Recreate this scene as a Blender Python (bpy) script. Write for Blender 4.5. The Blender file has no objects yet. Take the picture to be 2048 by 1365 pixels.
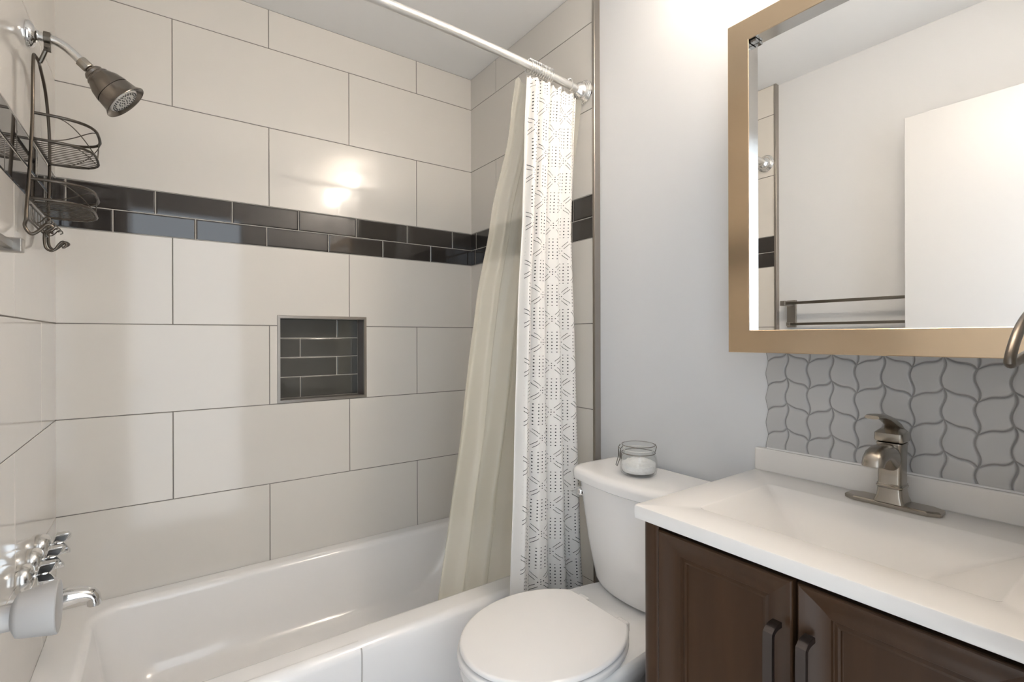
import bpy, bmesh, math, random
from mathutils import Vector, Matrix
random.seed(7)
D = bpy.data
C = bpy.context.scene.collection
S = bpy.context.scene
PI = math.pi

# ------------------------------------------------------------------ camera
CX, CZ = 0.265, 1.175
cam = D.cameras.new('camera'); camo = D.objects.new('camera', cam); C.objects.link(camo)
cam.sensor_width = 36.0; cam.sensor_fit = 'HORIZONTAL'
cam.lens = 987.475 / 2048 * 36
cam.shift_y = -(682.5 - 675.18) / 2048
cam.clip_start = 0.01
camo.matrix_world = (Matrix.Translation((CX, 0, CZ)) @ Matrix.Rotation(-math.radians(35.480), 4, 'Z')
                     @ Matrix.Rotation(PI / 2, 4, 'X') @ Matrix.Rotation(math.radians(-0.169), 4, 'Z'))
S.camera = camo

# ------------------------------------------------------------------ world: pale daylight in the hall beyond the doorway
w = D.worlds.new('world'); S.world = w; w.use_nodes = True
w.node_tree.nodes['Background'].inputs[0].default_value = (0.82, 0.91, 1.0, 1)
w.node_tree.nodes['Background'].inputs[1].default_value = 1.42
# added fill: lamp on the unseen landing, bounced in to brighten the room
fill_sun = D.lights.new('fill_sun', 'SUN'); fill_sun.energy = 6; fill_sun.angle = math.radians(3); fill_sun.color = (0.93, 0.97, 1.0)
fill_suno = D.objects.new('fill_sun', fill_sun); C.objects.link(fill_suno); fill_suno.rotation_euler = (math.radians(12), 0, 0)
LAMP_W = 25.5          # emission of the vanity lamp glass
S.view_settings.view_transform = 'Standard'
S.view_settings.look = 'None'
S.view_settings.gamma = 1.0
S.view_settings.use_curve_mapping = False
S.view_settings.exposure = 1.10

# ------------------------------------------------------------------ room dimensions
W = 1.5035            # tile face of the right-hand wall (left-hand tile face is x = 0)
YB = 2.0778           # tile face of the long wall
ZC = 2.434            # ceiling
YT = 1.245            # front edge of the tile on both end walls
PR = 1.528            # painted right wall
PL = -0.025           # painted left wall
YF = 0.030            # room face of the doorway wall
XT = 0.755            # right jamb of the doorway
XH = 0.085            # hinge jamb

# ------------------------------------------------------------------ materials
def node_mat(name):
    m = D.materials.new(name); m.use_nodes = True
    return m, m.node_tree, m.node_tree.nodes['Principled BSDF']

def mat(name, col, rough=0.5, metal=0.0, spec=0.5, coat=0.0, trans=0.0, ior=1.5, alpha=1.0, bump=None, var=None, aniso=0.0, sss=0.0):
    m, nt, b = node_mat(name)
    b.inputs['Base Color'].default_value = (*col, 1)
    b.inputs['Roughness'].default_value = rough
    b.inputs['Metallic'].default_value = metal
    b.inputs['Specular IOR Level'].default_value = spec
    b.inputs['Coat Weight'].default_value = coat
    b.inputs['Coat Roughness'].default_value = 0.05
    b.inputs['Transmission Weight'].default_value = trans
    b.inputs['IOR'].default_value = ior
    b.inputs['Alpha'].default_value = alpha
    b.inputs['Anisotropic'].default_value = aniso
    N = nt.nodes; L = nt.links
    tc = N.new('ShaderNodeTexCoord')
    if var:                                   # (scale, amount, stretch xyz)
        mp = N.new('ShaderNodeMapping'); mp.inputs['Scale'].default_value = var[2]
        L.new(tc.outputs['Object'], mp.inputs[0])
        no = N.new('ShaderNodeTexNoise'); no.inputs['Scale'].default_value = var[0]; no.inputs['Detail'].default_value = 5
        L.new(mp.outputs[0], no.inputs['Vector'])
        mx = N.new('ShaderNodeMix'); mx.data_type = 'RGBA'
        mx.inputs[6].default_value = (*[c * (1 - var[1]) for c in col], 1)
        mx.inputs[7].default_value = (*[min(1, c * (1 + var[1])) for c in col], 1)
        L.new(no.outputs['Fac'], mx.inputs[0]); L.new(mx.outputs[2], b.inputs['Base Color'])
    if bump:                                  # (scale, strength, distance)
        n2 = N.new('ShaderNodeTexNoise'); n2.inputs['Scale'].default_value = bump[0]; n2.inputs['Detail'].default_value = 3
        L.new(tc.outputs['Object'], n2.inputs['Vector'])
        bp = N.new('ShaderNodeBump'); bp.inputs['Strength'].default_value = bump[1]; bp.inputs['Distance'].default_value = bump[2]
        L.new(n2.outputs['Fac'], bp.inputs['Height']); L.new(bp.outputs[0], b.inputs['Normal'])
    return m

M = {}
M['tile'] = mat('white_glazed_tile', (0.72, 0.685, 0.635), 0.09, spec=0.5, bump=(3.0, 0.06, 0.01))
M['grout'] = mat('grey_grout', (0.20, 0.185, 0.165), 0.9)
M['light_grout'] = mat('light_grout', (0.52, 0.49, 0.44), 0.9)
M['dark_tile'] = mat('charcoal_glass_tile', (0.036, 0.031, 0.028), 0.045, spec=0.6, coat=0.3, var=(6, 0.15, (1, 1, 1)))
M['niche_tile'] = mat('grey_glass_tile', (0.085, 0.082, 0.072), 0.08, spec=0.6, coat=0.3, var=(6, 0.15, (1, 1, 1)))
M['stone'] = mat('grey_brown_stone', (0.17, 0.15, 0.135), 0.35, var=(14, 0.35, (1, 1, 1)))
M['edge_metal'] = mat('brushed_aluminium_edge', (0.40, 0.37, 0.335), 0.32, metal=1.0)
M['paint'] = mat('pale_grey_paint', (0.71, 0.72, 0.735), 0.55, bump=(300, 0.05, 0.001))
M['ceiling'] = mat('white_ceiling_paint', (0.90, 0.895, 0.885), 0.7)
M['white_paint'] = mat('white_semigloss_paint', (0.66, 0.655, 0.65), 0.3)
M['floor'] = mat('pale_grey_floor_tile', (0.46, 0.45, 0.44), 0.35, var=(9, 0.3, (1, 1, 1)))
M['base'] = mat('dark_baseboard', (0.05, 0.04, 0.035), 0.5)
M['enamel'] = mat('white_enamel', (0.93, 0.915, 0.905), 0.13, spec=0.5, coat=0.3)
M['porcelain'] = mat('white_porcelain', (0.92, 0.905, 0.89), 0.10, spec=0.5, coat=0.3)
M['seat'] = mat('white_seat_plastic', (0.88, 0.86, 0.845), 0.22)
M['marble'] = mat('white_cultured_marble', (0.80, 0.775, 0.745), 0.16, coat=0.2)
M['chrome'] = mat('chrome', (0.82, 0.82, 0.82), 0.06, metal=1.0)
M['satin_chrome'] = mat('satin_chrome', (0.80, 0.79, 0.77), 0.20, metal=1.0)
M['satin_white'] = mat('satin_rod_metal', (0.86, 0.85, 0.83), 0.30, metal=0.85)
M['nickel'] = mat('brushed_nickel', (0.23, 0.205, 0.18), 0.27, metal=1.0)
M['faucet'] = mat('brushed_bronze_nickel', (0.38, 0.345, 0.30), 0.27, metal=1.0)
M['wire'] = mat('bronze_wire', (0.135, 0.115, 0.095), 0.34, metal=1.0)
M['rubber'] = mat('dark_rubber', (0.03, 0.03, 0.03), 0.6)
M['nozzle'] = mat('pale_nozzle_plate', (0.62, 0.60, 0.56), 0.4)
M['frame'] = mat('champagne_metal', (0.63, 0.49, 0.34), 0.20, metal=1.0, bump=(500, 0.02, 0.0005))
M['lip'] = mat('polished_lip_metal', (0.75, 0.74, 0.72), 0.12, metal=1.0)
M['mirror'] = mat('mirror_silver', (0.93, 0.93, 0.92), 0.0, metal=1.0)
M['knob'] = mat('satin_grey_knob', (0.36, 0.345, 0.33), 0.40, metal=0.25)
M['wood'] = mat('espresso_stained_wood', (0.052, 0.0255, 0.0120), 0.36, spec=0.28, coat=0.05, var=(7, 0.30, (6, 6, 0.5)))
M['gap_shade'] = mat('painted_recess_shade', (0.012, 0.009, 0.007), 0.7)  # shade of the door gaps, put into a near-black colour
M['pull'] = mat('dark_bronze_pull', (0.12, 0.10, 0.092), 0.34, metal=0.9)
M['leaf'] = mat('grey_leaf_glass', (0.52, 0.52, 0.52), 0.10, spec=0.5, coat=0.25, var=(4, 0.06, (1, 1, 1)))
M['leaf_grout'] = mat('grey_leaf_grout', (0.30, 0.29, 0.285), 0.7)
M['seam'] = mat('grey_caulk', (0.58, 0.55, 0.53), 0.6)
M['caulk'] = mat('white_caulk', (0.80, 0.79, 0.78), 0.5)
def glass_mat():
    m, nt, b = node_mat('clear_glass'); N = nt.nodes; L = nt.links
    tr = N.new('ShaderNodeBsdfTransparent'); tr.inputs[0].default_value = (0.985, 0.99, 0.988, 1)
    gl = N.new('ShaderNodeBsdfGlossy'); gl.inputs['Roughness'].default_value = 0.02
    lw = N.new('ShaderNodeLayerWeight'); lw.inputs['Blend'].default_value = 0.5
    pw = N.new('ShaderNodeMath'); pw.operation = 'POWER'; pw.inputs[1].default_value = 4.0; L.new(lw.outputs['Facing'], pw.inputs[0])
    mr = N.new('ShaderNodeMapRange'); mr.inputs[3].default_value = 0.035; mr.inputs[4].default_value = 0.75; L.new(pw.outputs[0], mr.inputs[0])
    ms = N.new('ShaderNodeMixShader'); L.new(mr.outputs[0], ms.inputs[0])
    L.new(tr.outputs[0], ms.inputs[1]); L.new(gl.outputs[0], ms.inputs[2]); L.new(ms.outputs[0], N['Material Output'].inputs[0])
    return m
M['glass'] = glass_mat()
M['salt'] = mat('white_bath_salt', (0.95, 0.945, 0.94), 0.8, bump=(140, 1.0, 0.004), var=(120, 0.12, (1, 1, 1)))
M['rack'] = mat('olive_bronze_metal', (0.20, 0.18, 0.15), 0.30, metal=1.0)
M['gasket'] = mat('pale_gasket', (0.80, 0.80, 0.78), 0.5)

def lamp_mat():
    m, nt, b = node_mat('lit_frosted_shade')
    b.inputs['Base Color'].default_value = (0.9, 0.88, 0.84, 1)
    b.inputs['Emission Color'].default_value = (1.0, 0.87, 0.73, 1)
    b.inputs['Emission Strength'].default_value = LAMP_W
    return m
M['lamp'] = lamp_mat()

def liner_mat():
    m, nt, b = node_mat('clear_cream_vinyl')
    N = nt.nodes; L = nt.links
    b.inputs['Base Color'].default_value = (0.94, 0.895, 0.77, 1)
    b.inputs['Roughness'].default_value = 0.16
    tl = N.new('ShaderNodeBsdfTranslucent'); tl.inputs[0].default_value = (0.94, 0.895, 0.76, 1)
    tr = N.new('ShaderNodeBsdfTransparent')
    m1 = N.new('ShaderNodeMixShader'); m1.inputs[0].default_value = 0.40
    L.new(b.outputs[0], m1.inputs[1]); L.new(tl.outputs[0], m1.inputs[2])
    # the vinyl is cloudier low down
    tc = N.new('ShaderNodeTexCoord'); sp = N.new('ShaderNodeSeparateXYZ'); L.new(tc.outputs['UV'], sp.inputs[0])
    mr = N.new('ShaderNodeMapRange'); L.new(sp.outputs['Y'], mr.inputs[0])
    mr.inputs[1].default_value = 0.55; mr.inputs[2].default_value = 1.0
    mr.inputs[3].default_value = 0.70; mr.inputs[4].default_value = 0.30
    m2 = N.new('ShaderNodeMixShader'); L.new(mr.outputs[0], m2.inputs[0])
    L.new(tr.outputs[0], m2.inputs[1]); L.new(m1.outputs[0], m2.inputs[2])
    L.new(m2.outputs[0], N['Material Output'].inputs[0])
    return m
M['liner'] = liner_mat()

def curtain_mat():
    m, nt, b = node_mat('printed_cotton')
    N = nt.nodes; L = nt.links
    class E:
        def __init__(s, sock): s.s = sock
        def _m(s, op, o=None, o2=None):
            n = N.new('ShaderNodeMath'); n.operation = op
            for i, v in enumerate((s, o, o2)):
                if v is None: continue
                if isinstance(v, E): L.new(v.s, n.inputs[i])
                else: n.inputs[i].default_value = v
            return E(n.outputs[0])
        def __add__(s, o): return s._m('ADD', o)
        def __sub__(s, o): return s._m('SUBTRACT', o)
        def __mul__(s, o): return s._m('MULTIPLY', o)
        def floor(s): return s._m('FLOOR')
        def frac(s): return s._m('FRACT')
        def abs(s): return s._m('ABSOLUTE')
        def lt(s, o): return s._m('LESS_THAN', o)
        def gt(s, o): return s._m('GREATER_THAN', o)
        def mx(s, o): return s._m('MAXIMUM', o)
        def sqrt(s): return s._m('SQRT')
    tc = N.new('ShaderNodeTexCoord'); sp = N.new('ShaderNodeSeparateXYZ'); L.new(tc.outputs['UV'], sp.inputs[0])
    no = N.new('ShaderNodeTexNoise'); no.inputs['Scale'].default_value = 60; L.new(tc.outputs['UV'], no.inputs['Vector'])
    wob = (E(no.outputs['Fac']) - 0.5) * 0.05
    cu = (E(sp.outputs['X']) - 0.018) * (1 / 0.062); cv = E(sp.outputs['Y']) * (1 / 0.0775)
    col = cu.floor()
    par = ((col * 0.5).frac() + (cv.floor() * 0.5).frac())
    isx = (par - 0.5).abs().lt(0.1)                       # chequer of the two motifs
    p = cu.frac() - 0.5 + wob; q = cv.frac() - 0.5 + wob
    ap = p.abs(); aq = q.abs()
    # dot block: 5 x 6 dots
    dp = ((cu.frac()) * 5.0 + wob * 3).frac() - 0.5; dq = ((cv.frac()) * 7.0).frac() - 0.5
    dx = dp * (0.062 / 5); dy = dq * (0.0775 / 7)
    dot = (dx * dx + dy * dy).sqrt().lt(0.0019) * ap.lt(0.42) * aq.lt(0.44)
    # crossed strokes
    x1 = (ap * 0.062 - aq * 0.0775).abs()
    stroke = ((x1 - 0.0062).abs().lt(0.0010)) * ((ap + aq).gt(0.30)) * ((ap + aq).lt(0.80))
    # five small dots in the middle of the cross
    e1 = (p * p * (0.062 ** 2) + q * q * (0.0775 ** 2)).sqrt().lt(0.0017)
    ex = ap * 0.062 - 0.008; ey = q * 0.0775
    e2 = (ex * ex + ey * ey).sqrt().lt(0.0016)
    fx = p * 0.062; fy = aq * 0.0775 - 0.008
    e3 = (fx * fx + fy * fy).sqrt().lt(0.0016)
    xm = stroke.mx(e1).mx(e2).mx(e3)
    one = isx * -1.0 + 1.0
    ink = (xm * isx).mx(dot * one) * E(sp.outputs['X']).gt(0.026)
    mx = N.new('ShaderNodeMix'); mx.data_type = 'RGBA'
    mx.inputs[6].default_value = (0.95, 0.93, 0.90, 1); mx.inputs[7].default_value = (0.03, 0.03, 0.032, 1)
    L.new(ink.s, mx.inputs[0]); L.new(mx.outputs[2], b.inputs['Base Color'])
    b.inputs['Roughness'].default_value = 0.85; b.inputs['Specular IOR Level'].default_value = 0.2
    tl = N.new('ShaderNodeBsdfTranslucent'); L.new(mx.outputs[2], tl.inputs[0])
    ms = N.new('ShaderNodeMixShader'); ms.inputs[0].default_value = 0.22
    L.new(b.outputs[0], ms.inputs[1]); L.new(tl.outputs[0], ms.inputs[2])
    L.new(ms.outputs[0], N['Material Output'].inputs[0])
    return m
M['curtain'] = curtain_mat()

# ------------------------------------------------------------------ mesh helpers
class MB:
    def __init__(s): s.v = []; s.f = []; s.m = []; s.uv = {}
    def add(s, vs, fs, mi=0):
        b = len(s.v); s.v += [tuple(v) for v in vs]
        for f in fs: s.f.append(tuple(b + i for i in f)); s.m.append(mi)
        return b
    def box(s, x0, x1, y0, y1, z0, z1, mi=0):
        vs = [(x, y, z) for x in (x0, x1) for y in (y0, y1) for z in (z0, z1)]
        s.add(vs, [(0, 1, 3, 2), (4, 6, 7, 5), (0, 4, 5, 1), (2, 3, 7, 6), (0, 2, 6, 4), (1, 5, 7, 3)], mi)
        return s
    def quad(s, a, b, c, d, mi=0): s.add([a, b, c, d], [(0, 1, 2, 3)], mi); return s
    def loft(s, loops, cap0=True, cap1=True, mi=0, closed=True):
        n = len(loops[0]); vs = [p for l in loops for p in l]; fs = []
        for i in range(len(loops) - 1):
            for j in range(n if closed else n - 1):
                k = (j + 1) % n
                fs.append((i * n + j, i * n + k, (i + 1) * n + k, (i + 1) * n + j))
        if cap0: fs.append(tuple(range(n - 1, -1, -1)))
        if cap1: fs.append(tuple((len(loops) - 1) * n + j for j in range(n)))
        s.add(vs, fs, mi); return s
    def tube(s, pts, r, n=10, closed=False, mi=0, sec=None):
        P = [Vector(p) for p in pts]; N = len(P)
        rr = r if isinstance(r, (list, tuple)) else [r] * N
        T = []
        for i in range(N):
            if closed: t = P[(i + 1) % N] - P[i - 1]
            else: t = P[min(i + 1, N - 1)] - P[max(i - 1, 0)]
            T.append(t.normalized() if t.length > 1e-9 else Vector((0, 0, 1)))
        up = Vector((0, 0, 1)) if abs(T[0].z) < 0.9 else Vector((0, 1, 0))
        a = T[0].cross(up).normalized(); loops = []
        for i in range(N):
            a = (a - T[i] * a.dot(T[i])).normalized(); b = T[i].cross(a)
            if sec: loops.append([P[i] + a * u * rr[i] + b * v * rr[i] for u, v in sec])
            else: loops.append([P[i] + (a * math.cos(2 * PI * k / n) + b * math.sin(2 * PI * k / n)) * rr[i] for k in range(n)])
        if closed: loops.append(loops[0])
        s.loft(loops, not closed, not closed, mi); return s
    def lathe(s, prof, org, axis=(0, 0, 1), n=32, mi=0, cap=True):
        ax = Vector(axis).normalized(); up = Vector((0, 0, 1)) if abs(ax.z) < 0.9 else Vector((1, 0, 0))
        a = ax.cross(up).normalized(); b = ax.cross(a); o = Vector(org)
        loops = [[o + ax * h + (a * math.cos(2 * PI * k / n) + b * math.sin(2 * PI * k / n)) * max(r, 1e-5) for k in range(n)] for r, h in prof]
        s.loft(loops, cap, cap, mi); return s
    def build(s, name, mats, parent=None, smooth=35, bevel=0, seg=2, fix=True):
        me = D.meshes.new(name); me.from_pydata(s.v, [], s.f)
        mats = mats if isinstance(mats, list) else [mats]
        for mm in mats: me.materials.append(mm)
        me.polygons.foreach_set('material_index', s.m)
        if fix:
            bm = bmesh.new(); bm.from_mesh(me)
            bmesh.ops.remove_doubles(bm, verts=bm.verts, dist=1e-6)
            bmesh.ops.recalc_face_normals(bm, faces=bm.faces)
            bm.to_mesh(me); bm.free()
        me.update()
        if smooth:
            me.polygons.foreach_set('use_smooth', [True] * len(me.polygons))
            me.set_sharp_from_angle(angle=math.radians(smooth))
        o = D.objects.new(name, me); C.objects.link(o)
        if parent: o.parent = parent; o.matrix_parent_inverse = Matrix.Translation(-Vector(parent.location))
        if bevel:
            md = o.modifiers.new('bevel', 'BEVEL'); md.width = bevel; md.segments = seg; md.limit_method = 'ANGLE'
        return o

def tag(o, label, cat, group=None, kind=None):
    o['label'] = label
    if cat: o['category'] = cat
    if group: o['group'] = group
    if kind: o['kind'] = kind
    return o
def struct(o, label=None, cat=None):
    o['kind'] = 'structure'
    if label: o['label'] = label
    if cat: o['category'] = cat
    return o
def thing(name, loc, label, cat, group=None):
    o = D.objects.new(name, None); C.objects.link(o); o.location = loc; o.empty_display_size = 0.05
    return tag(o, label, cat, group)

def cat(pts, n=6, closed=False):
    P = [Vector(p) for p in pts]; N = len(P); out = []
    rng = N if closed else N - 1
    for i in range(rng):
        p0 = P[(i - 1) % N] if closed or i > 0 else P[0] * 2 - P[1]
        p1 = P[i]; p2 = P[(i + 1) % N]
        p3 = P[(i + 2) % N] if closed or i + 2 < N else P[-1] * 2 - P[-2]
        for k in range(n):
            t = k / n
            out.append(0.5 * ((2 * p1) + (p2 - p0) * t + (2 * p0 - 5 * p1 + 4 * p2 - p3) * t * t + (3 * p1 - p0 - 3 * p2 + p3) * t ** 3))
    if not closed: out.append(P[-1])
    return out

def rrect(x0, x1, y0, y1, r, z, seg=6):
    r = max(1e-4, min(r, (x1 - x0) / 2 - 1e-4, (y1 - y0) / 2 - 1e-4)); out = []
    for cx, cy, a0 in ((x1 - r, y1 - r, 0), (x0 + r, y1 - r, 90), (x0 + r, y0 + r, 180), (x1 - r, y0 + r, 270)):
        for k in range(seg + 1):
            a = math.radians(a0 + 90 * k / seg); out.append((cx + r * math.cos(a), cy + r * math.sin(a), z))
    return out

# ------------------------------------------------------------------ tiled walls
G = 0.0013                                       # half a grout joint
def tile_plane(mb, to3, rects, bev=0.0012, dep=0.0013):
    """to3(a, b, d) -> point; a, b along the wall, d out of the wall; rects (a0, a1, b0, b1, material, bevel, edges without a joint)"""
    for r in rects:
        a0, a1, b0, b1, mi, bv = r[:6]; fl = r[6] if len(r) > 6 else ''
        gl, gr, gb_, gt = [0.0 if c in fl else 1.0 for c in 'lrbt']
        def ring(e, d):
            return [to3(a, b, d) for a, b in ((a0 + gl * (G + e), b0 + gb_ * (G + e)), (a1 - gr * (G + e), b0 + gb_ * (G + e)),
                                              (a1 - gr * (G + e), b1 - gt * (G + e)), (a0 + gl * (G + e), b1 - gt * (G + e)))]
        mb.loft([ring(0, -0.0020), ring(0, -dep), ring(bv * .5, -0.0004), ring(bv, 0.0)], cap0=False, mi=mi)

ROWS = [0.0, 0.3135, 0.6165, 0.920, 1.223, 1.525, 1.599, 1.679, 1.981, 2.285, ZC]
def rows_tiles(amin, amax, offA, offB, dark_top, dark_bot, zmin=0.30):
    """offA: a joint of the rows alternating from the top row down; offB: a joint of the other rows; dark rows likewise"""
    out = []
    kinds = [None, 'A', 'B', 'A', 'B', 'dbot', 'dtop', 'A', 'B', 'A']
    kinds[0] = 'B'
    for i in range(len(ROWS) - 1):
        b0, b1 = ROWS[i], ROWS[i + 1]
        if b1 <= zmin + 0.02: continue
        k = kinds[i]
        off, step, mi, bv = {'A': (offA, 0.61, 0, 0.0012), 'B': (offB, 0.61, 0, 0.0012),
                             'dtop': (dark_top, 0.2290, 2, 0.0040), 'dbot': (dark_bot, 0.2290, 2, 0.0040)}[k]
        js = []; a = off - step * 20
        while a < amax + step:
            if amin + 0.006 < a < amax - 0.006: js.append(a)
            a += step
        e = [amin] + js + [amax]
        for j in range(len(e) - 1): out.append([e[j], e[j + 1], max(b0, zmin - 0.02) if i else b0, b1, mi, bv, ('l' if j == 0 and amin == 0 else '') + ('r' if j == len(e) - 2 else '')])
    return out

# --- wall_back with the niche opening
NX0, NX1, NZ0, NZ1 = 0.633, 0.9825, 0.922, 1.263
def cut(rects, x0, x1, z0, z1):
    """take the niche opening out of the tiles; pieces of one tile keep no joint between them"""
    out = []
    for a0, a1, b0, b1, mi, bv, fl in rects:
        if a1 <= x0 or a0 >= x1 or b1 <= z0 or b0 >= z1: out.append([a0, a1, b0, b1, mi, bv, fl]); continue
        below, above = b0 < z0 - .004, b1 > z1 + .004
        left, right = a0 < x0 - .004, a1 > x1 + .004
        if below: out.append([a0, a1, b0, z0, mi, bv, fl + 't'])
        if above: out.append([a0, a1, z1, b1, mi, bv, fl + 'b'])
        c0, c1 = (z0 if below else b0), (z1 if above else b1)
        ff = fl + ('b' if below else '') + ('t' if above else '')
        if left: out.append([a0, x0, c0, c1, mi, bv, ff + 'r'])
        if right: out.append([x1, a1, c0, c1, mi, bv, ff + 'l'])
    return out
mb = MB()
back = cut(rows_tiles(0, W, 0.606, 0.301, 0.0247, 0.1400), NX0, NX1, NZ0, NZ1)
# the tiles above and below the niche keep their joints, so merge nothing else
tile_plane(mb, lambda a, b, d: (a, YB - d, b), back)
yg = YB + 0.0016
for x0, x1, z0, z1, g in ((-.06, NX0, 0, 1.525, 1), (NX1, W + .06, 0, 1.525, 1), (NX0, NX1, 0, NZ0, 1), (NX0, NX1, NZ1, 1.525, 1),
                          (-.06, W + .06, 1.525, 1.679, 3), (-.06, W + .06, 1.679, ZC + .05, 1)):
    mb.quad((x0, yg, z0), (x1, yg, z0), (x1, yg, z1), (x0, yg, z1), g)
wb = struct(mb.build('wall_back', [M['tile'], M['grout'], M['dark_tile'], M['light_grout']], smooth=0, fix=False))

# --- niche: metal frame, stone sides, four courses of grey tile
ni = thing('wall_niche', ((NX0 + NX1) / 2, YB, NZ0), 'square metal-framed niche lined with grey tile in the white tiled wall', 'niche')
ND = 0.090
f = MB(); fw = 0.0105
o = [(NX0, NZ0), (NX1, NZ0), (NX1, NZ1), (NX0, NZ1)]; i_ = [(NX0 + fw, NZ0 + fw), (NX1 - fw, NZ0 + fw), (NX1 - fw, NZ1 - fw), (NX0 + fw, NZ1 - fw)]
f.loft([[(x, YB + .004, z) for x, z in o], [(x, YB - .002, z) for x, z in o], [(x, YB - .003, z) for x, z in [(a + .001 * (1 if k in (0, 3) else -1), b + .001 * (1 if k < 2 else -1)) for k, (a, b) in enumerate(o)]],
        [(x, YB - .003, z) for x, z in i_], [(x, YB + .010, z) for x, z in i_]], False, False)
f.build('frame', M['edge_metal'], ni, smooth=0)
f = MB(); j = fw - .002
a = [(NX0 + j, NZ0 + j), (NX1 - j, NZ0 + j), (NX1 - j, NZ1 - j), (NX0 + j, NZ1 - j)]
f.loft([[(x, YB + .003, z) for x, z in a], [(x, YB + ND, z) for x, z in a]], False, False)
f.build('stone_sides', M['stone'], ni, smooth=0)
f = MB(); x0, x1, z0, z1 = NX0 + j, NX1 - j, NZ0 + j, NZ1 - j
zs = [z0, 0.939 + .0, 1.016, 1.096, 1.175, z1]
zs = [z0, 1.016, 1.096, 1.175, z1]
rc = []
for r, jx in enumerate((0.736, 0.883, 0.736, 0.883)):
    rc += [[x0, jx, zs[r], zs[r + 1], 0, .003], [jx, x1, zs[r], zs[r + 1], 0, .003]]
tile_plane(f, lambda a, b, d: (a, YB + ND - .002 - d, b), rc)
f.quad((x0, YB + ND - .0004, z0), (x1, YB + ND - .0004, z0), (x1, YB + ND - .0004, z1), (x0, YB + ND - .0004, z1), 1)
f.build('tile_back', [M['niche_tile'], M['light_grout']], ni, smooth=0, fix=False)

# --- end walls: tile up to YT, then a painted wall set a little further back
def end_wall(name, sgn, xt, xp, offA, offB, dT, dB):
    mb = MB()
    rects = rows_tiles(YT, YB, offA, offB, dT, dB, zmin=0.0)
    fl = (lambda a, b, d: (xt + sgn * d, a, b))
    tile_plane(mb, fl, rects)
    xg = xt - sgn * 0.0016
    for z0, z1, g in ((0, 1.525, 1), (1.525, 1.679, 3), (1.679, ZC + .05, 1)):
        mb.quad((xg, YT, z0), (xg, YB + .06, z0), (xg, YB + .06, z1), (xg, YT, z1), g)
    mb.quad((xg, YT, 0), (xg, YT, ZC + .05), (xp, YT, ZC + .05), (xp, YT, 0), 4)
    mb.box(min(xp, xp - sgn * .05), max(xp, xp - sgn * .05), -.085, YT + .01, -.05, ZC + .05, 4)
    return struct(mb.build(name, [M['tile'], M['grout'], M['dark_tile'], M['light_grout'], M['paint']], smooth=0, fix=False))
end_wall('wall_right', -1, W, PR, 1.860, 1.550, 2.0340, 1.813)
end_wall('wall_left', 1, 0.0, PL, 1.544 + .305, 1.544, 2.03, 1.92)
for nm, sgn, xt, xp in (('trim_1', -1, W, PR), ('trim_2', 1, 0.0, PL)):
    t = MB(); q = sorted((xt + sgn * .0035, xp))
    t.box(q[0], q[1], YT - .011, YT + .0006, 0.0, ZC)
    struct(t.build(nm, M['edge_metal'], smooth=0, bevel=.0015), 'slim brushed metal strip edging the tile on the %s wall' % ('right' if sgn < 0 else 'left'))

mb = MB()
mb.box(PL - .6, PR + .6, -2.4, YB + .1, -.05, 0)
struct(mb.build('floor', M['floor'], smooth=0))
mb = MB(); mb.box(PL - .05, PR + .05, -.085, YB + .1, ZC, ZC + .05)
struct(mb.build('ceiling', M['ceiling'], smooth=0))
mb = MB()
mb.box(PL - .05, XH, -.085, YF, 0, ZC + .05); mb.box(XT, PR + .05, -.085, YF, 0, ZC + .05); mb.box(XH, XT, -.085, YF, 2.05, ZC + .05)
struct(mb.build('wall_front', M['paint'], smooth=0))
mb = MB()
cw = .057
mb.box(XH - cw, XH - .004, YF, YF + .012, 0, 2.05 + cw); mb.box(XT + .004, XT + cw, YF, YF + .012, 0, 2.05 + cw); mb.box(XH - .004, XT + .004, YF, YF + .012, 2.046, 2.05 + cw)
struct(mb.build('trim_3', M['white_paint'], smooth=0, bevel=.003), 'white casing around the doorway')
mb = MB(); mb.box(PR - .013, PR, 0.69, YT - .012, 0, .085)
struct(mb.build('baseboard_right', M['base'], smooth=0, bevel=.004))

# --- open door against the left wall, knob towards the room
mb = MB(); mb.box(.085, .120, YF + .013, .682, .012, 2.030)
door = struct(mb.build('door_1', M['white_paint'], smooth=0, bevel=.0015), 'white flat door slab standing open beside the left wall', 'door')
KY, KZ = .622, .925
kb = MB()
kb.lathe([(.030, .0005), (.030, .004), (.027, .008), (.013, .011), (.0115, .016), (.0115, .036), (.0150, .0375), (.0185, .0395), (.0195, .042), (.0236, .0640), (.0238, .0668), (.0230, .0676), (.0222, .0670)], (.120, KY, KZ), (1, 0, 0), 40)
k = kb.build('door_knob', M['knob'], door, smooth=40); k['label'] = 'satin grey round door knob'

# ------------------------------------------------------------------ bathtub
ZT = 0.325
TY0, TY1 = 1.352, YB - .003; TX0, TX1 = .0006, W - .0006
mb = MB()
L_ = [rrect(TX0, TX1, TY0 + .02, TY1, .004, 0.0, 8), rrect(TX0, TX1, TY0 + .004, TY1, .004, .18, 8), rrect(TX0, TX1, TY0, TY1, .004, ZT - .05, 8)]
for k in range(1, 7):
    t = k / 6 * PI / 2; L_.append(rrect(TX0, TX1, TY0 + .026 * (1 - math.cos(t)), TY1, .004, ZT - .026 + .026 * math.sin(t), 8))
ix0, ix1, iy0, iy1 = .085, W - .075, 1.440, YB - .050
for k in range(0, 7):
    t = k / 6 * PI / 2; e = .022 * math.sin(t)
    L_.append(rrect(ix0 + e - .006, ix1 - e + .006, iy0 + e - .006, iy1 - e + .006, .10 - e * .3, ZT - .024 * (1 - math.cos(t)) * 1.0, 8))
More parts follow.
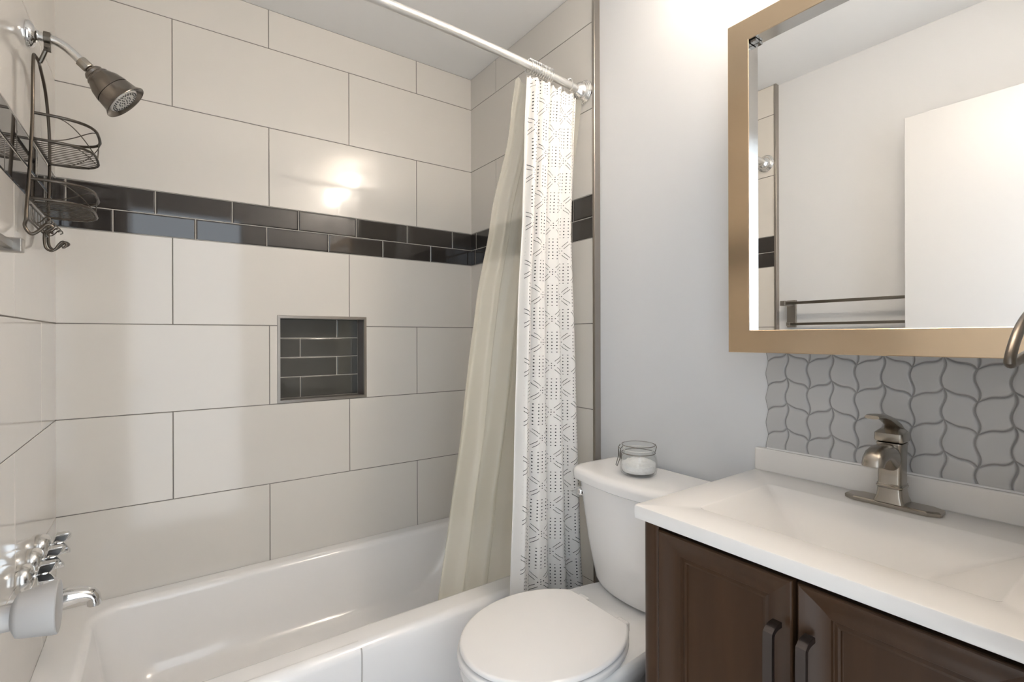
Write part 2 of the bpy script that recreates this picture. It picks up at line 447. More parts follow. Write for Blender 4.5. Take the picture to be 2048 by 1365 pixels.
L_ += [rrect(ix0 + .03, ix1 - .05, iy0 + .026, iy1 - .026, .11, ZT - .10, 8),
       rrect(ix0 + .045, ix1 - .10, iy0 + .036, iy1 - .036, .12, ZT - .18, 8),
       rrect(ix0 + .06, ix1 - .16, iy0 + .050, iy1 - .050, .12, ZT - .235, 8),
       rrect(ix0 + .09, ix1 - .20, iy0 + .085, iy1 - .085, .12, ZT - .258, 8),
       rrect(ix0 + .20, ix1 - .34, iy0 + .19, iy1 - .19, .08, ZT - .262, 8)]
mb.loft(L_)
tub = mb.build('bathtub', M['enamel'], smooth=50)
tag(tub, 'white alcove bathtub below the tiled wall with rounded front rim', 'bathtub')
# left half of the front skirt stands a few millimetres proud
pts = []
for k in range(0, 9):
    t = k / 8 * PI / 2; pts.append((TY0 - .005 + .029 * (1 - math.cos(t)), ZT - .026 + .0285 * math.sin(t)))
prof = [(TY0 + .001, 0.0), (TY0 - .001, .15), (TY0 - .005, ZT - .06)] + pts
mb = MB()
inn = [(y + .004, z - .0032) for y, z in prof]
loop = lambda x: [(x, y, z) for y, z in prof] + [(x, y, z) for y, z in reversed(inn)]
mb.loft([loop(TX0 + .001), loop(.7135)])
sk = mb.build('apron_panel', M['enamel'], tub, smooth=50)
mb = MB()
sl = lambda x: [(x, y - .0012, z) for y, z in prof[:-5]] + [(x, y + .006, z) for y, z in reversed(prof[:-5])]
mb.loft([sl(.7140), sl(.7175)]); mb.build('apron_seam', M['seam'], tub, smooth=50)

# ------------------------------------------------------------------ shower head and arm
SY = 1.675
sh = thing('wall_shower', (0, SY, 1.925), 'grey bell-shaped shower head on a curved chrome arm high on the left wall', 'shower head')
mb = MB(); mb.lathe([(.031, .0005), (.031, .006), (.029, .011), (.022, .017), (.014, .020), (.013, .022)], (0, SY, 1.925), (1, 0, 0), 36)
mb.build('flange', M['chrome'], sh)
armp = cat([(.004, SY, 1.925), (.045, SY, 1.925), (.066, SY, 1.918), (.085, SY, 1.904), (.108, SY, 1.882)], 8)
mb = MB(); mb.tube(armp, .0105, 16); mb.build('arm', M['satin_chrome'], sh)
ax = Vector((1, -.06, -.93)).normalized(); o0 = Vector((.100, SY, 1.890))
mb = MB(); mb.lathe([(.0125, 0), (.0140, .001), (.0140, .022), (.0125, .024), (.010, .026), (.010, .034)], o0, ax, 8)
mb.build('connector', M['faucet'], sh)
o1 = o0 + ax * .030
bell = [(.012, 0), (.020, .001), (.0235, .006), (.0225, .011), (.0260, .013), (.0290, .017), (.0290, .020), (.0315, .024), (.0395, .038), (.0440, .055), (.0446, .0592), (.0428, .0598), (.0428, .0614), (.0448, .0620), (.0462, .070), (.0480, .083), (.0545, .0935), (.0560, .0950), (.0555, .0963), (.0500, .0945), (.0440, .088), (.0400, .086)]
mb = MB(); mb.lathe(bell, o1, ax, 48); mb.build('head', M['nickel'], sh, smooth=30)
mb = MB(); mb.lathe([(.0395, .084), (.0395, .0905), (.0375, .0925), (.0, .0930)], o1, ax, 40); mb.build('spray_plate', M['nozzle'], sh)
a1 = ax.cross(Vector((0, 1, 0))).normalized(); a2 = ax.cross(a1)
mb = MB()
for rad, cnt in ((.034, 30), (.0285, 22), (.016, 12), (.007, 5)):
    for q in range(cnt):
        t = 2 * PI * q / cnt + rad * 90
        mb.lathe([(.0016, .0915), (.0014, .0945)], o1 + (a1 * math.cos(t) + a2 * math.sin(t)) * rad, ax, 6)
mb.build('nozzles', M['rubber'], sh)['kind'] = 'stuff'

# ------------------------------------------------------------------ shower caddy of bronze wire
CYc = 1.715
cd = thing('shower_caddy', (.02, CYc, 1.43), 'bronze wire shower caddy with two baskets hanging from the shower arm', 'shower caddy')
R1, R2, R3 = .0036, .0024, .0011
mb = MB()
XF = .016
fr = [(XF + .004, 1.690, 1.868), (XF, 1.664, 1.872), (XF, 1.650, 1.855), (XF, 1.643, 1.80), (XF, 1.640, 1.73), (XF, 1.622, 1.64), (XF, 1.596, 1.55), (XF, 1.570, 1.475), (XF, 1.565, 1.45)]
fr2 = [(.013, 1.568, 1.436), (.017, 1.570, 1.424), (.025, 1.570, 1.417), (.037, 1.572, 1.427), (.050, 1.574, 1.443), (.059, 1.576, 1.438), (.051, 1.576, 1.429)]
mb.tube(cat(fr + fr2, 7), R1, 10)
gr = [(XF + .004, 1.690, 1.868), (XF, 1.735, 1.872), (XF, 1.795, 1.845), (XF, 1.835, 1.80), (XF, 1.862, 1.735), (XF, 1.866, 1.66), (XF, 1.852, 1.58), (XF, 1.842, 1.50), (XF, 1.838, 1.45)]
gr2 = [(.017, 1.838, 1.436), (.020, 1.838, 1.426), (.028, 1.838, 1.420), (.039, 1.838, 1.430), (.050, 1.838, 1.442), (.058, 1.838, 1.438), (.051, 1.838, 1.431)]
mb.tube(cat(gr + gr2, 7), R1, 10)
for z, ya, yb in ((1.665, 1.630, 1.864), (1.505, 1.582, 1.845), (1.452, 1.566, 1.838)):
    mb.tube([(XF, ya, z), (XF, yb, z)], R2, 8)
mb.build('wire_frame', M['wire'], cd)
mb = MB()
mb.lathe([(.0135, -.007), (.0155, -.006), (.0155, .006), (.0135, .007)], (.038, SY, 1.925), (1, 0, 0), 24)
mb.box(.0315, .0445, SY - .005, SY + .005, 1.893, 1.912); mb.tube([(.038, SY, 1.905), (.030, SY + .008, 1.885), (.022, SY + .014, 1.866)], .0048, 10)
mb.lathe([(.005, -.014), (.005, .014)], (.038, SY, 1.902), (0, 1, 0), 10)
mb.build('clamp', M['rack'], cd)
def basket(zt, zb, ya, yb, dep, loops):
    b = MB(); yc, hw = (ya + yb) / 2, (yb - ya) / 2
    def rim(z, k=1.0, d=dep):
        P = [(XF, yc - hw * k, z)]
        P += [(XF + d * (.30 + .70 * math.sin(t * PI / 2)) * 1.0, yc - hw * k * (1 - .0) * math.cos(t * PI / 2) ** .55, z) for t in [q / 9 for q in range(0, 10)]]
        P += [(p[0], 2 * yc - p[1], z) for p in reversed(P[:-1])]
        return P
    top = rim(zt); bot = rim(zb, .97, dep * .97)
    b.tube(top, R1, 10); b.tube(bot, R1 * .9, 10)
    b.tube([bot[0], bot[-1]], R2, 8)
    # floor wires
    for q in range(1, 13):
        y = yc - hw * .97 + 2 * hw * .97 * q / 13
        u = abs(y - yc) / (hw * .97); c = min(1, u ** (1 / .55)); xr = XF + dep * .97 * (.30 + .70 * math.sqrt(max(0, 1 - c * c)))
        b.tube([(XF, y, zb - .003), (xr, y, zb - .003)], R3, 6)
    # leaf-shaped loops wound round the front
    n = len(top)
    def at(s, h):
        i = min(n - 1.001, max(0, s * (n - 1))); k = int(i); fr_ = i - k
        p = Vector(top[k]).lerp(Vector(top[k + 1]), fr_); p2 = Vector(bot[k]).lerp(Vector(bot[k + 1]), fr_)
        return p2.lerp(p, h)
    for s0, s1, up in loops:
        b.tube([at(s0 + (s1 - s0) * t / 20, (.5 - .47 * math.cos(t / 20 * PI)) if up else (.5 + .47 * math.cos(t / 20 * PI))) for t in range(21)], R3 * 1.1, 6)
    b.tube([at(.5, 0), at(.5, 1)], R3 * 1.2, 6)
    return b
basket(1.722, 1.660, 1.640, 1.862, .115, ((.02, .5, True), (.06, .45, False), (.5, .98, False), (.55, .94, True))).build('basket', M['wire'], cd)
basket(1.552, 1.507, 1.598, 1.846, .113, ((.04, .5, True), (.08, .46, False), (.5, .96, False), (.54, .92, True))).build('basket', M['wire'], cd)
mb = MB()
for q in range(6):
    y = 1.612 + .036 * q
    mb.tube(cat([(XF + .002, y, 1.490), (XF + .002, y, 1.466), (XF + .005, y, 1.454), (XF + .011, y, 1.450), (XF + .019, y, 1.456), (XF + .026, y, 1.465), (XF + .033, y, 1.466), (XF + .035, y, 1.460), (XF + .030, y, 1.456)], 5), R3 * 1.3, 7)
mb.tube([(XF + .002, 1.60, 1.490), (XF + .002, 1.84, 1.490)], R2, 8)
mb.build('razor_holder', M['wire'], cd)
mb = MB()
mb.tube(cat([(.036, 1.762, 1.452), (.026, 1.762, 1.460), (.0195, 1.762, 1.452), (.019, 1.762, 1.430), (.022, 1.762, 1.413), (.032, 1.762, 1.406), (.041, 1.762, 1.413), (.047, 1.762, 1.424), (.055, 1.762, 1.433), (.062, 1.762, 1.427), (.059, 1.762, 1.419), (.053, 1.762, 1.418)], 6), R1 * .85, 10)
mb.build('hook', M['wire'], cd)

# ------------------------------------------------------------------ tub valve handles and spout
HZ = .628
def handle(y):
    t = thing('valve_handle', (0, y, HZ), '', 'valve handle', 'winged bath valve handles in a row on the left wall')
    b = MB(); b.lathe([(.0315, .0005), (.0325, .004), (.0322, .012), (.029, .021), (.022, .0265), (.012, .0285), (.008, .029)], (0, y, HZ), (1, 0, 0), 32); b.build('flange', M['satin_chrome'], t)
    b = MB(); b.lathe([(.006, .022), (.0065, .030), (.0065, .036)], (0, y, HZ), (1, 0, 0), 16); b.build('stem', M['chrome'], t)
    # four flared wings
    b = MB()
    for q in range(4):
        a = math.radians(20 + 90 * q); u = Vector((0, math.cos(a), math.sin(a))); v = Vector((0, -math.sin(a), math.cos(a)))
        c = Vector((0, y, HZ)); X = Vector((1, 0, 0))
        lp = []
        for r, x0, x1, hw in ((.003, .032, .052, .0065), (.012, .033, .060, .0050), (.027, .037, .066, .0068), (.0320, .040, .066, .0068)):
            lp.append([c + u * r + v * hw + X * x0, c + u * r - v * hw + X * x0, c + u * r - v * hw * .8 + X * x1, c + u * r + v * hw * .8 + X * x1])
        b.loft(lp)
    b.lathe([(.009, .032), (.0095, .048), (.0075, .053), (.003, .0545)], (0, y, HZ), (1, 0, 0), 20)
    b.build('wing_handle', M['chrome'], t, smooth=30, bevel=.001)
    return t
h0 = handle(1.775)
h0['label'] = 'chrome winged valve handle farthest from the door, nearest the tiled corner'
for y, lb in ((1.670, 'chrome winged valve handle in the middle, directly above the tub spout'), (1.565, 'chrome winged valve handle closest to the round door knob')):
    c = h0.copy(); C.objects.link(c); c.location = (0, y, HZ); c['label'] = lb
    for ch in h0.children:
        d = ch.copy(); C.objects.link(d); d.parent = c; d.matrix_parent_inverse = ch.matrix_parent_inverse.copy()
sp = thing('tub_spout', (0, SY, .515), 'chrome tub spout with downturned tip low on the left wall', 'spout')
mb = MB()
secs = []
for x, z, ry, rz in ((.0008, .510, .031, .031), (.004, .510, .031, .031), (.010, .511, .029, .029), (.040, .516, .026, .0265), (.072, .520, .0235, .0225), (.096, .520, .0215, .0195), (.110, .517, .0200, .0182)):
    secs.append([(x, SY + ry * math.cos(2 * PI * k / 24), z + rz * math.sin(2 * PI * k / 24)) for k in range(24)])
for ang, (x, z) in ((30, (.1190, .512)), (60, (.1235, .504)), (90, (.1245, .494)), (90, (.1245, .486))):
    a = math.radians(ang); R_ = .0175
    secs.append([(x + math.sin(a) * R_ * math.sin(2 * PI * k / 24) * .85, SY + .0190 * math.cos(2 * PI * k / 24), z + math.cos(a) * R_ * math.sin(2 * PI * k / 24)) for k in range(24)])
mb.loft(secs, True, False); mb.build('body', M['chrome'], sp)
mb = MB(); mb.lathe([(.0140, 0), (.0140, .004), (.009, .0045)], (.1245, SY, .4865), (0, 0, 1), 20); mb.build('outlet', M['rubber'], sp)

# ------------------------------------------------------------------ shower rod, rings, curtain, liner
RZ = 2.049
def rod_y(x): s = (x - W / 2) / (W / 2); return 1.239 + .047 * s * s
rd = thing('shower_rod', (W / 2, 1.239, RZ), 'long pale satin shower curtain rod bowed across the tub', 'curtain rod')
mb = MB(); mb.tube([(x, rod_y(x), RZ) for x in [.004 + (W - .008) * q / 40 for q in range(41)]], .0127, 20); mb.build('rod', M['satin_white'], rd)
for x, d in ((W, -1), (0, 1)):
    b = MB(); b.lathe([(.041, .0005), (.0415, .006), (.0385, .009), (.0385, .011), (.0355, .014), (.0350, .017), (.0315, .020), (.0305, .027), (.0255, .036), (.0190, .043), (.0160, .048), (.0155, .058), (.0135, .059)], (x, rod_y(x), RZ), (d, 0, 0), 40)
    b.build('flange', M['satin_chrome'], rd)
mb = MB()
rg = thing('curtain_ring', (0, 0, 0), 'small silver roller ring threaded on the rod above the patterned curtain', 'curtain ring', 'roller rings along the shower rod')
path = [(0, .0215 * math.cos(t), .0215 * math.sin(t) - .004) for t in [2 * PI * q / 28 for q in range(28)]]
mb.tube(path, .0013, 6, closed=True); wirering = mb.build('wire_ring', M['satin_chrome'], rg)
mb = MB()
for q in range(5):
    t = math.radians(50 + 20 * q); mb.lathe([(.0012, -.0030), (.0034, -.0018), (.0038, 0), (.0034, .0018), (.0012, .0030)], (0, .0215 * math.cos(t), .0215 * math.sin(t) - .004), (0, -math.sin(t), math.cos(t)), 10)
beads = mb.build('roller_beads', M['chrome'], rg)
rx = [1.232 + .0095 * q for q in range(11)] + [1.418]
for q, x in enumerate(rx):
    if q == 0: r = rg
    else:
        r = rg.copy(); C.objects.link(r)
        for ch in (wirering, beads):
            d = ch.copy(); C.objects.link(d); d.parent = r
    r.location = (x, rod_y(x), RZ)

def sheet(name, m, label, cat_, ns, nh, fn, uvfn, thick):
    vs = []; fs = []; uvs = []
    for i in range(nh + 1):
        for j in range(ns + 1):
            vs.append(fn(j / ns, i / nh)); uvs.append(uvfn(j / ns, i / nh))
    for i in range(nh):
        for j in range(ns):
            a = i * (ns + 1) + j; fs.append((a, a + 1, a + ns + 2, a + ns + 1))
    me = D.meshes.new(name); me.from_pydata(vs, [], fs); me.materials.append(m)
    uv = me.uv_layers.new(name='UVMap')
    for lp in me.loops: uv.data[lp.index].uv = uvs[lp.vertex_index]
    me.polygons.foreach_set('use_smooth', [True] * len(me.polygons)); me.update()
    o = D.objects.new(name, me); C.objects.link(o)
    if thick:
        md = o.modifiers.new('thickness', 'SOLIDIFY'); md.thickness = thick; md.offset = 0
    return tag(o, label, cat_)

def interp(tab, h):
    for (h0, v0), (h1, v1) in zip(tab, tab[1:]):
        if h <= h1:
            t = (h - h0) / (h1 - h0); t = t * t * (3 - 2 * t) * .5 + t * .5
            return v0 + (v1 - v0) * t
    return tab[-1][1]
# height from the top (z 2.022) down to the hem (z 0.20)
ZTOP, ZHEM = 2.022, 0.20
CL = [(0, 1.226), (.1, 1.216), (.25, 1.205), (.4, 1.188), (.7, 1.176), (1, 1.158)]
CRt = [(0, 1.462), (.1, 1.450), (.28, 1.430), (.6, 1.438), (.85, 1.452), (1, 1.474)]
def cfun(s, h):
    xl, xr = interp(CL, h), interp(CRt, h)
    x = xl + (xr - xl) * s
    z = ZTOP - h * (ZTOP - ZHEM)
    amp = .0075 + .0095 * min(1, h * 2.2)
    ph = 2 * PI * (4.3 * s + .26 * math.sin(3.1 * s + 2 * h) + .06 * h)
    top = max(0, 1 - h * 14)
    y0 = rod_y(x) * (1 - h) + 1.262 * h - .004 * math.sin(PI * h)
    y = y0 + amp * math.sin(ph) + .006 * math.sin(2.3 * ph + 1.3) * (1 - s) + top * .002 * math.sin(ph * 2)
    x += .006 * math.cos(ph) * min(1, .3 + h)
    if h < .02: z -= .004 * (1 + math.sin(ph * 2.0))
    return (x, y, z)
sheet('shower_curtain', M['curtain'], 'white cotton shower curtain printed with black dots and crosses gathered by the wall', 'shower curtain', 220, 140, cfun,
      lambda s, h: (s * .30 + .004, 1.79 + (1 - h) * (ZTOP - ZHEM) * 1.0 - 1.79 + 0.01), .0010)

# liner: falls from the rod, swings over the rim and ends inside the tub
LL = [(0, 1.196), (.10, 1.190), (.24, 1.156), (.38, 1.120), (.60, 1.087), (.88, 1.036), (1, 1.010)]
LR = [(0, 1.486), (.15, 1.470), (.30, 1.452), (.5, 1.44), (.75, 1.40), (1, 1.40)]
LY = [(0, 1.285), (.06, 1.300), (.25, 1.365), (.5, 1.415), (.8, 1.462), (.92, 1.492), (1, 1.498)]
LZ0, LZ1 = 2.020, .150
def lfun(s, h):
    xl, xr = interp(LL, h), interp(LR, h); x = xl + (xr - xl) * s
    z = LZ0 - h * (LZ0 - LZ1)
    amp = .008 + .022 * min(1, h * 1.5)
    ph = 2 * PI * (3.3 * s + .3 * math.sin(2.2 * s) + .10 * h)
    y = interp(LY, h) + amp * math.sin(ph) + .004 * math.sin(ph * 2.7 + 3 * h)
    if h < .05 and s < .16: z -= .03 * (1 - h / .05) * abs(s - .06) / .1
    return (x, y, z)
sheet('shower_liner', M['liner'], 'translucent cream vinyl shower liner hanging inside the tub behind the printed curtain', 'shower liner', 140, 120, lfun, lambda s, h: (s, 1 - h), 0)

# ------------------------------------------------------------------ toilet
TYC = .970
toi = thing('toilet', (1.2, TYC, 0), 'white two-piece toilet with closed round lid between tub and vanity', 'toilet')
def lid_outline(x_back, x_front, hw, hb, n=40):
    """half outline from the back edge round the front and back again"""
    L2 = x_back - x_front; out = []
    half = []
    for q in range(n + 1):
        t = q / n                                   # 0 back corner ... 1 front tip
        a = PI * (.27 + .73 * t)                    # angle from the back
        half.append((a, t))
    cx = x_front + L2 * .56 * .98
    ra = cx - x_front; rb = x_back - cx
    pts = []
    a0 = math.acos(min(.999, hb / hw))              # where the oval reaches the back width
    for q in range(n + 1):
        t = -a0 + (a0 + PI / 2) * q / n             # -a0 at the back corner, pi/2 at the tip
        y = hw * math.cos(t); s = math.sin(t)
        x = cx - ra * s if s >= 0 else cx + rb * (-s) / math.sin(a0)
        pts.append((x, y))
    return [(x, y) for x, y in pts] + [(x, -y) for x, y in reversed(pts[:-1])] + [(x_back, -hb + 2 * hb * q / 10) for q in range(1, 10)]
def slab(ol, z0, z1, r, inset_bottom=0.0, dome=0):
    cx = sum(p[0] for p in ol) / len(ol)
    def sc(d, z):
        out = []
        n = len(ol)
        for i, (x, y) in enumerate(ol):
            a = Vector(ol[i - 1]); b = Vector(ol[(i + 1) % n]); t = (b - a).normalized(); nr = Vector((t.y, -t.x))
            if nr.dot(Vector((x - cx, y))) < 0: nr = -nr
            out.append((x - nr.x * d, TYC + y - nr.y * d, z))
        return out
    lp = [sc(inset_bottom + r * .7, z0)]
    lp += [sc(inset_bottom * (1 - k / 4), z0 + r * .7 + (z1 - r - z0 - r * .7) * k / 4) for k in range(0, 5)]
    for k in range(1, 6):
        t = k / 5 * PI / 2; lp.append(sc(r * (1 - math.cos(t)), z1 - r + r * math.sin(t)))
    return lp
LIDZ = .440
mb = MB(); mb.loft(slab(lid_outline(1.243, .832, .187, .109), LIDZ - .017, LIDZ - .002, .008, 0, .002)); lid = mb.build('lid', M['seat'], toi, smooth=45)
mb = MB(); mb.loft(slab(lid_outline(1.243, .826, .189, .109), LIDZ - .038, LIDZ - .0185, .007)); seat = mb.build('seat', M['seat'], toi, smooth=45)
for sg in (1, -1):
    b = MB(); b.box(1.240, 1.268, TYC + sg * .075 - .018, TYC + sg * .075 + .018, LIDZ - .040, LIDZ - .014); b.build('hinge', M['seat'], toi, bevel=.004)
# bowl: rim, bowl, pedestal and the deck under the tank, one skin
def bowl_loop(z, x0, x1, hw, hb, p=2.3):
    out = []; cx = x0 + (x1 - x0) * .42
    for k in range(48):
        a = 2 * PI * k / 48; c, s = math.cos(a), math.sin(a)
        if c < 0: x = cx - (cx - x0) * abs(c) ** (2 / p); y = hw * abs(s) ** (2 / p) * (1 if s >= 0 else -1)
        else:
            pp = 4.0
            x = cx + (x1 - cx) * abs(c) ** (2 / pp); u = (x - cx) / (x1 - cx); ww = hw + (hb - hw) * (u * u * (3 - 2 * u)); y = ww * abs(s) ** (2 / pp) * (1 if s >= 0 else -1)
        out.append((x, TYC + y, z))
    return out
mb = MB()
mb.loft([bowl_loop(.0, .97, 1.36, .098, .098), bowl_loop(.03, .96, 1.36, .10, .10), bowl_loop(.06, .985, 1.35, .088, .09), bowl_loop(.14, .98, 1.36, .090, .088),
         bowl_loop(.22, .93, 1.40, .118, .092), bowl_loop(.30, .868, 1.45, .155, .105), bowl_loop(.345, .842, 1.49, .176, .130), bowl_loop(.375, .835, 1.50, .183, .150), bowl_loop(.392, .838, 1.502, .182, .155), bowl_loop(.400, .848, 1.498, .176, .150)])
mb.build('bowl', M['porcelain'], toi, smooth=50)
def tank_loop(z, xf, hw, xb=1.516, bul=.035, r=.03):
    """bowed front, rounded front corners, flat back"""
    pts = [(xb, -hw * .97), ]
    n = 24
    for k in range(n + 1):
        t = -1 + 2 * k / n
        y = hw * math.copysign(abs(t) ** .9, t) if abs(t) > 1e-9 else 0
        e = max(0, abs(y) - (hw - r)) / r
        x = xf + bul * (y / hw) ** 2 + r * (1 - math.sqrt(max(0, 1 - min(1, e) ** 2)))
        pts.append((x, y))
    pts.append((xb, hw * .97))
    return [(x, TYC + y, z) for x, y in pts]
mb = MB()
mb.loft([tank_loop(.402, 1.372, .135), tank_loop(.410, 1.352, .148), tank_loop(.43, 1.344, .155), tank_loop(.55, 1.330, .176), tank_loop(.728, 1.318, .199)])
mb.build('tank', M['porcelain'], toi, smooth=45)
mb = MB()
mb.loft([tank_loop(.729, 1.306, .205), tank_loop(.733, 1.300, .210), tank_loop(.752, 1.298, .212), tank_loop(.762, 1.301, .209), tank_loop(.7675, 1.308, .203), tank_loop(.7695, 1.320, .192), tank_loop(.770, 1.336, .178, bul=.028)])
mb.build('tank_lid', M['porcelain'], toi, smooth=50)
lv = MB()
lv.lathe([(.015, 0), (.016, .004), (.015, .012), (.011, .018), (.004, .021)], (1.347, TYC + .168, .690), (-1, .25, 0), 28)
lv.tube(cat([(1.334, TYC + .168, .689), (1.336, TYC + .190, .686), (1.342, TYC + .212, .682)], 5), [.0062] * 5 + [.0068] * 5 + [.006], 12)
lv.build('flush_lever', M['chrome'], toi, smooth=50)['label'] = 'chrome flush lever'
for sg in (1, -1):
    b = MB(); b.lathe([(.013, 0), (.013, .008), (.009, .014), (.002, .016)], (1.13, TYC + sg * .108, .02), (0, sg, .4), 16); b.build('bolt_cap', M['seat'], toi)

# ------------------------------------------------------------------ glass jar with bath salts on the tank lid
JX, JY, JZ = 1.412, .969, .7703
jar = thing('glass_jar', (JX, JY, JZ), 'clear clip-top glass jar standing on the toilet tank lid', 'jar')
mb = MB()
outer = [(.030, 0), (.040, .001), (.0465, .006), (.0485, .016), (.0485, .038), (.0465, .050), (.0425, .057), (.0405, .061), (.0405, .066)]
inner = [(.0375, .066), (.0375, .061), (.0395, .056), (.0435, .049), (.0458, .038), (.0458, .017), (.043, .009), (.036, .0055), (.0, .005)]
mb.lathe(outer + inner, (JX, JY, JZ), n=48); mb.build('jar_body', M['glass'], jar, smooth=60)
mb = MB(); mb.lathe([(.0, .0695), (.036, .0690), (.0425, .0688), (.0435, .0715), (.0435, .0775), (.0415, .0800), (.0385, .0825), (.030, .0850), (.0, .0855)], (JX, JY, JZ), n=48); mb.build('jar_lid', M['glass'], jar, smooth=50)
mb = MB(); mb.tube([(JX + .0395 * math.cos(t), JY + .0395 * math.sin(t), JZ + .0675) for t in [2 * PI * q / 40 for q in range(40)]], .0013, 8, closed=True); mb.build('gasket', M['gasket'], jar)
mb = MB(); wr = .0010
cl = Vector((-.86, .51, 0)).normalized(); sd = Vector((-cl.y, cl.x, 0)); jc = Vector((JX, JY, JZ))
for z in (.0590, .0800):
    mb.tube([jc + Vector((.0435 * math.cos(t), .0435 * math.sin(t), z)) for t in [2 * PI * q / 40 for q in range(40)]], wr, 7, closed=True)
hx = jc - cl * .046
mb.tube([hx + Vector((0, 0, .059)), hx - cl * .004 + Vector((0, 0, .072)), hx + Vector((0, 0, .080))], wr, 7)
b0 = jc + cl * .046
for s_ in (-1, 1):
    mb.tube([b0 + sd * s_ * .011 + Vector((0, 0, .080)), b0 + cl * .006 + sd * s_ * .010 + Vector((0, 0, .072)), b0 + cl * .004 + sd * s_ * .009 + Vector((0, 0, .058)), b0 + cl * .004 + sd * s_ * .008 + Vector((0, 0, .044))], wr, 7)
    mb.tube([b0 + cl * .006 + sd * s_ * .010 + Vector((0, 0, .070)), b0 + cl * .006 + sd * s_ * .008 + Vector((0, 0, .050)), b0 + cl * .014 + sd * s_ * .006 + Vector((0, 0, .026))], wr, 7)
mb.tube([b0 + cl * .014 - sd * .006 + Vector((0, 0, .026)), b0 + cl * .014 + sd * .006 + Vector((0, 0, .026))], wr, 7)
mb.tube([b0 + cl * .006 - sd * .010 + Vector((0, 0, .072)), b0 + cl * .006 + sd * .010 + Vector((0, 0, .072))], wr, 7)
mb.build('wire_clasp', M['nickel'], jar)
mb = MB(); n = 40; lp = []
for r, z in ((.030, .0062), (.041, .0095), (.0449, .017), (.0449, .030), (.036, .034), (.022, .037), (.008, .038)):
    lp.append([(JX + r * math.cos(2 * PI * k / n), JY + r * math.sin(2 * PI * k / n), JZ + z + (.004 * math.sin(2 * PI * k / n + 1) + random.uniform(-.0015, .0015) if z > .028 else 0)) for k in range(n)])
mb.loft(lp); tag(mb.build('bath_salts', M['salt'], smooth=20), 'white coarse bath salts filling the lower half of the glass jar', 'bath salts', kind='stuff')

jar.scale = (1.1, 1.1, 1.1)
salts = D.objects['bath_salts']; salts.scale = (1.1, 1.1, 1.1); salts.location = (JX * -.1, JY * -.1, JZ * -.1)
# ------------------------------------------------------------------ vanity cabinet
VY0, VY1, VC = .037, .672, .3675
van = thing('vanity_cabinet', (1.29, VC, 0), 'dark brown wooden vanity cabinet with two framed doors under the white sink top', 'cabinet')
mb = MB()
mb.box(1.080, PR - .004, VY0 + .008, VY0 + .024, 0, .809); mb.box(1.080, PR - .004, VY1 - .024, VY1 - .006, 0, .809)
mb.box(1.080, PR - .004, VY0 + .024, VY1 - .024, .10, .116); mb.box(PR - .012, PR - .004, VY0 + .024, VY1 - .024, .116, .809)
mb.box(1.130, 1.146, VY0 + .024, VY1 - .024, 0, .10)
mb.build('carcass', M['wood'], van, smooth=0, bevel=.0015)
mb = MB(); mb.box(1.0815, 1.086, VY0 + .026, VY1 - .026, .117, .808); mb.build('recess_shade', M['gap_shade'], van, smooth=0)  # near-black sheet standing in for the shade behind the doors
for ya, yb in ((VY1 - .046, VY1 - .005), (VY0 + .007, VY0 + .048)):
    mb = MB()
    # face-frame stile with softly rounded front
    prof = []
    for k in range(13):
        t = k / 12; prof.append((1.0625 + (.012 * (2 * t - 1) ** 4 + .003 * (2 * t - 1) ** 2 if t > .5 else .0035 * (1 - 2 * t) ** 8), ya + (yb - ya) * t))
    mb.loft([[(x, y, z) for x, y in prof] + [(1.0815, yb, z), (1.0815, ya, z)] for z in (.0, .8095)])
    mb.build('stile', M['wood'], van, smooth=40)
DZ0, DZ1 = .135, .797
def door_mesh(y0, y1):
    b = MB(); lp = []
    def ring(ins, x): return [(x, y0 + ins, DZ0 + ins), (x, y1 - ins, DZ0 + ins), (x, y1 - ins, DZ1 - ins), (x, y0 + ins, DZ1 - ins)]
    seqs = [(0, 1.0812), (0, 1.0625), (.001, 1.0605), (.003, 1.0590)]
    for k in range(1, 9):
        t = k / 8; seqs.append((.003 + .039 * t, 1.0590 + .0138 * math.sin(t * PI / 2 * .95) ** 1.2))
    seqs += [(.0422, 1.0730), (.0438, 1.0768), (.0450, 1.0770), (.0500, 1.0755), (.0535, 1.0762), (.0545, 1.0798), (.0560, 1.0800)]
    b.loft([ring(a, x) for a, x in seqs]); return b
def pull_mesh(yc, zt):
    b = MB(); L1 = .128; sec = [(-.0060, -.0042), (.0060, -.0042), (.0060, .0042), (-.0060, .0042)]
    pts = cat([(1.0585, yc, zt), (1.044, yc, zt - .001), (1.034, yc, zt - .006), (1.031, yc, zt - .018), (1.031, yc, zt - L1 + .018), (1.034, yc, zt - L1 + .006), (1.044, yc, zt - L1 + .001), (1.0585, yc, zt - L1)], 4)
    P = [Vector(p) for p in pts]; lps = []
    for i, p in enumerate(P):
        t = (P[min(i + 1, len(P) - 1)] - P[max(i - 1, 0)]).normalized(); nrm = Vector((t.z, 0, -t.x))
        hw = .0072; ht = .0042
        lps.append([p + Vector((0, hw, 0)) + nrm * ht, p - Vector((0, hw, 0)) + nrm * ht, p - Vector((0, hw, 0)) - nrm * ht, p + Vector((0, hw, 0)) - nrm * ht])
    b.loft(lps); return b
for (y0, y1, py) in ((.371, .624, .3930), (.111, .364, .3445)):
    dr = door_mesh(y0, y1).build('door', M['wood'], van, smooth=7)
    hd = pull_mesh(py, .722).build('handle', M['pull'], smooth=40, bevel=.001)
    hd.parent = dr
    hd['label'] = 'dark bronze bar handle'

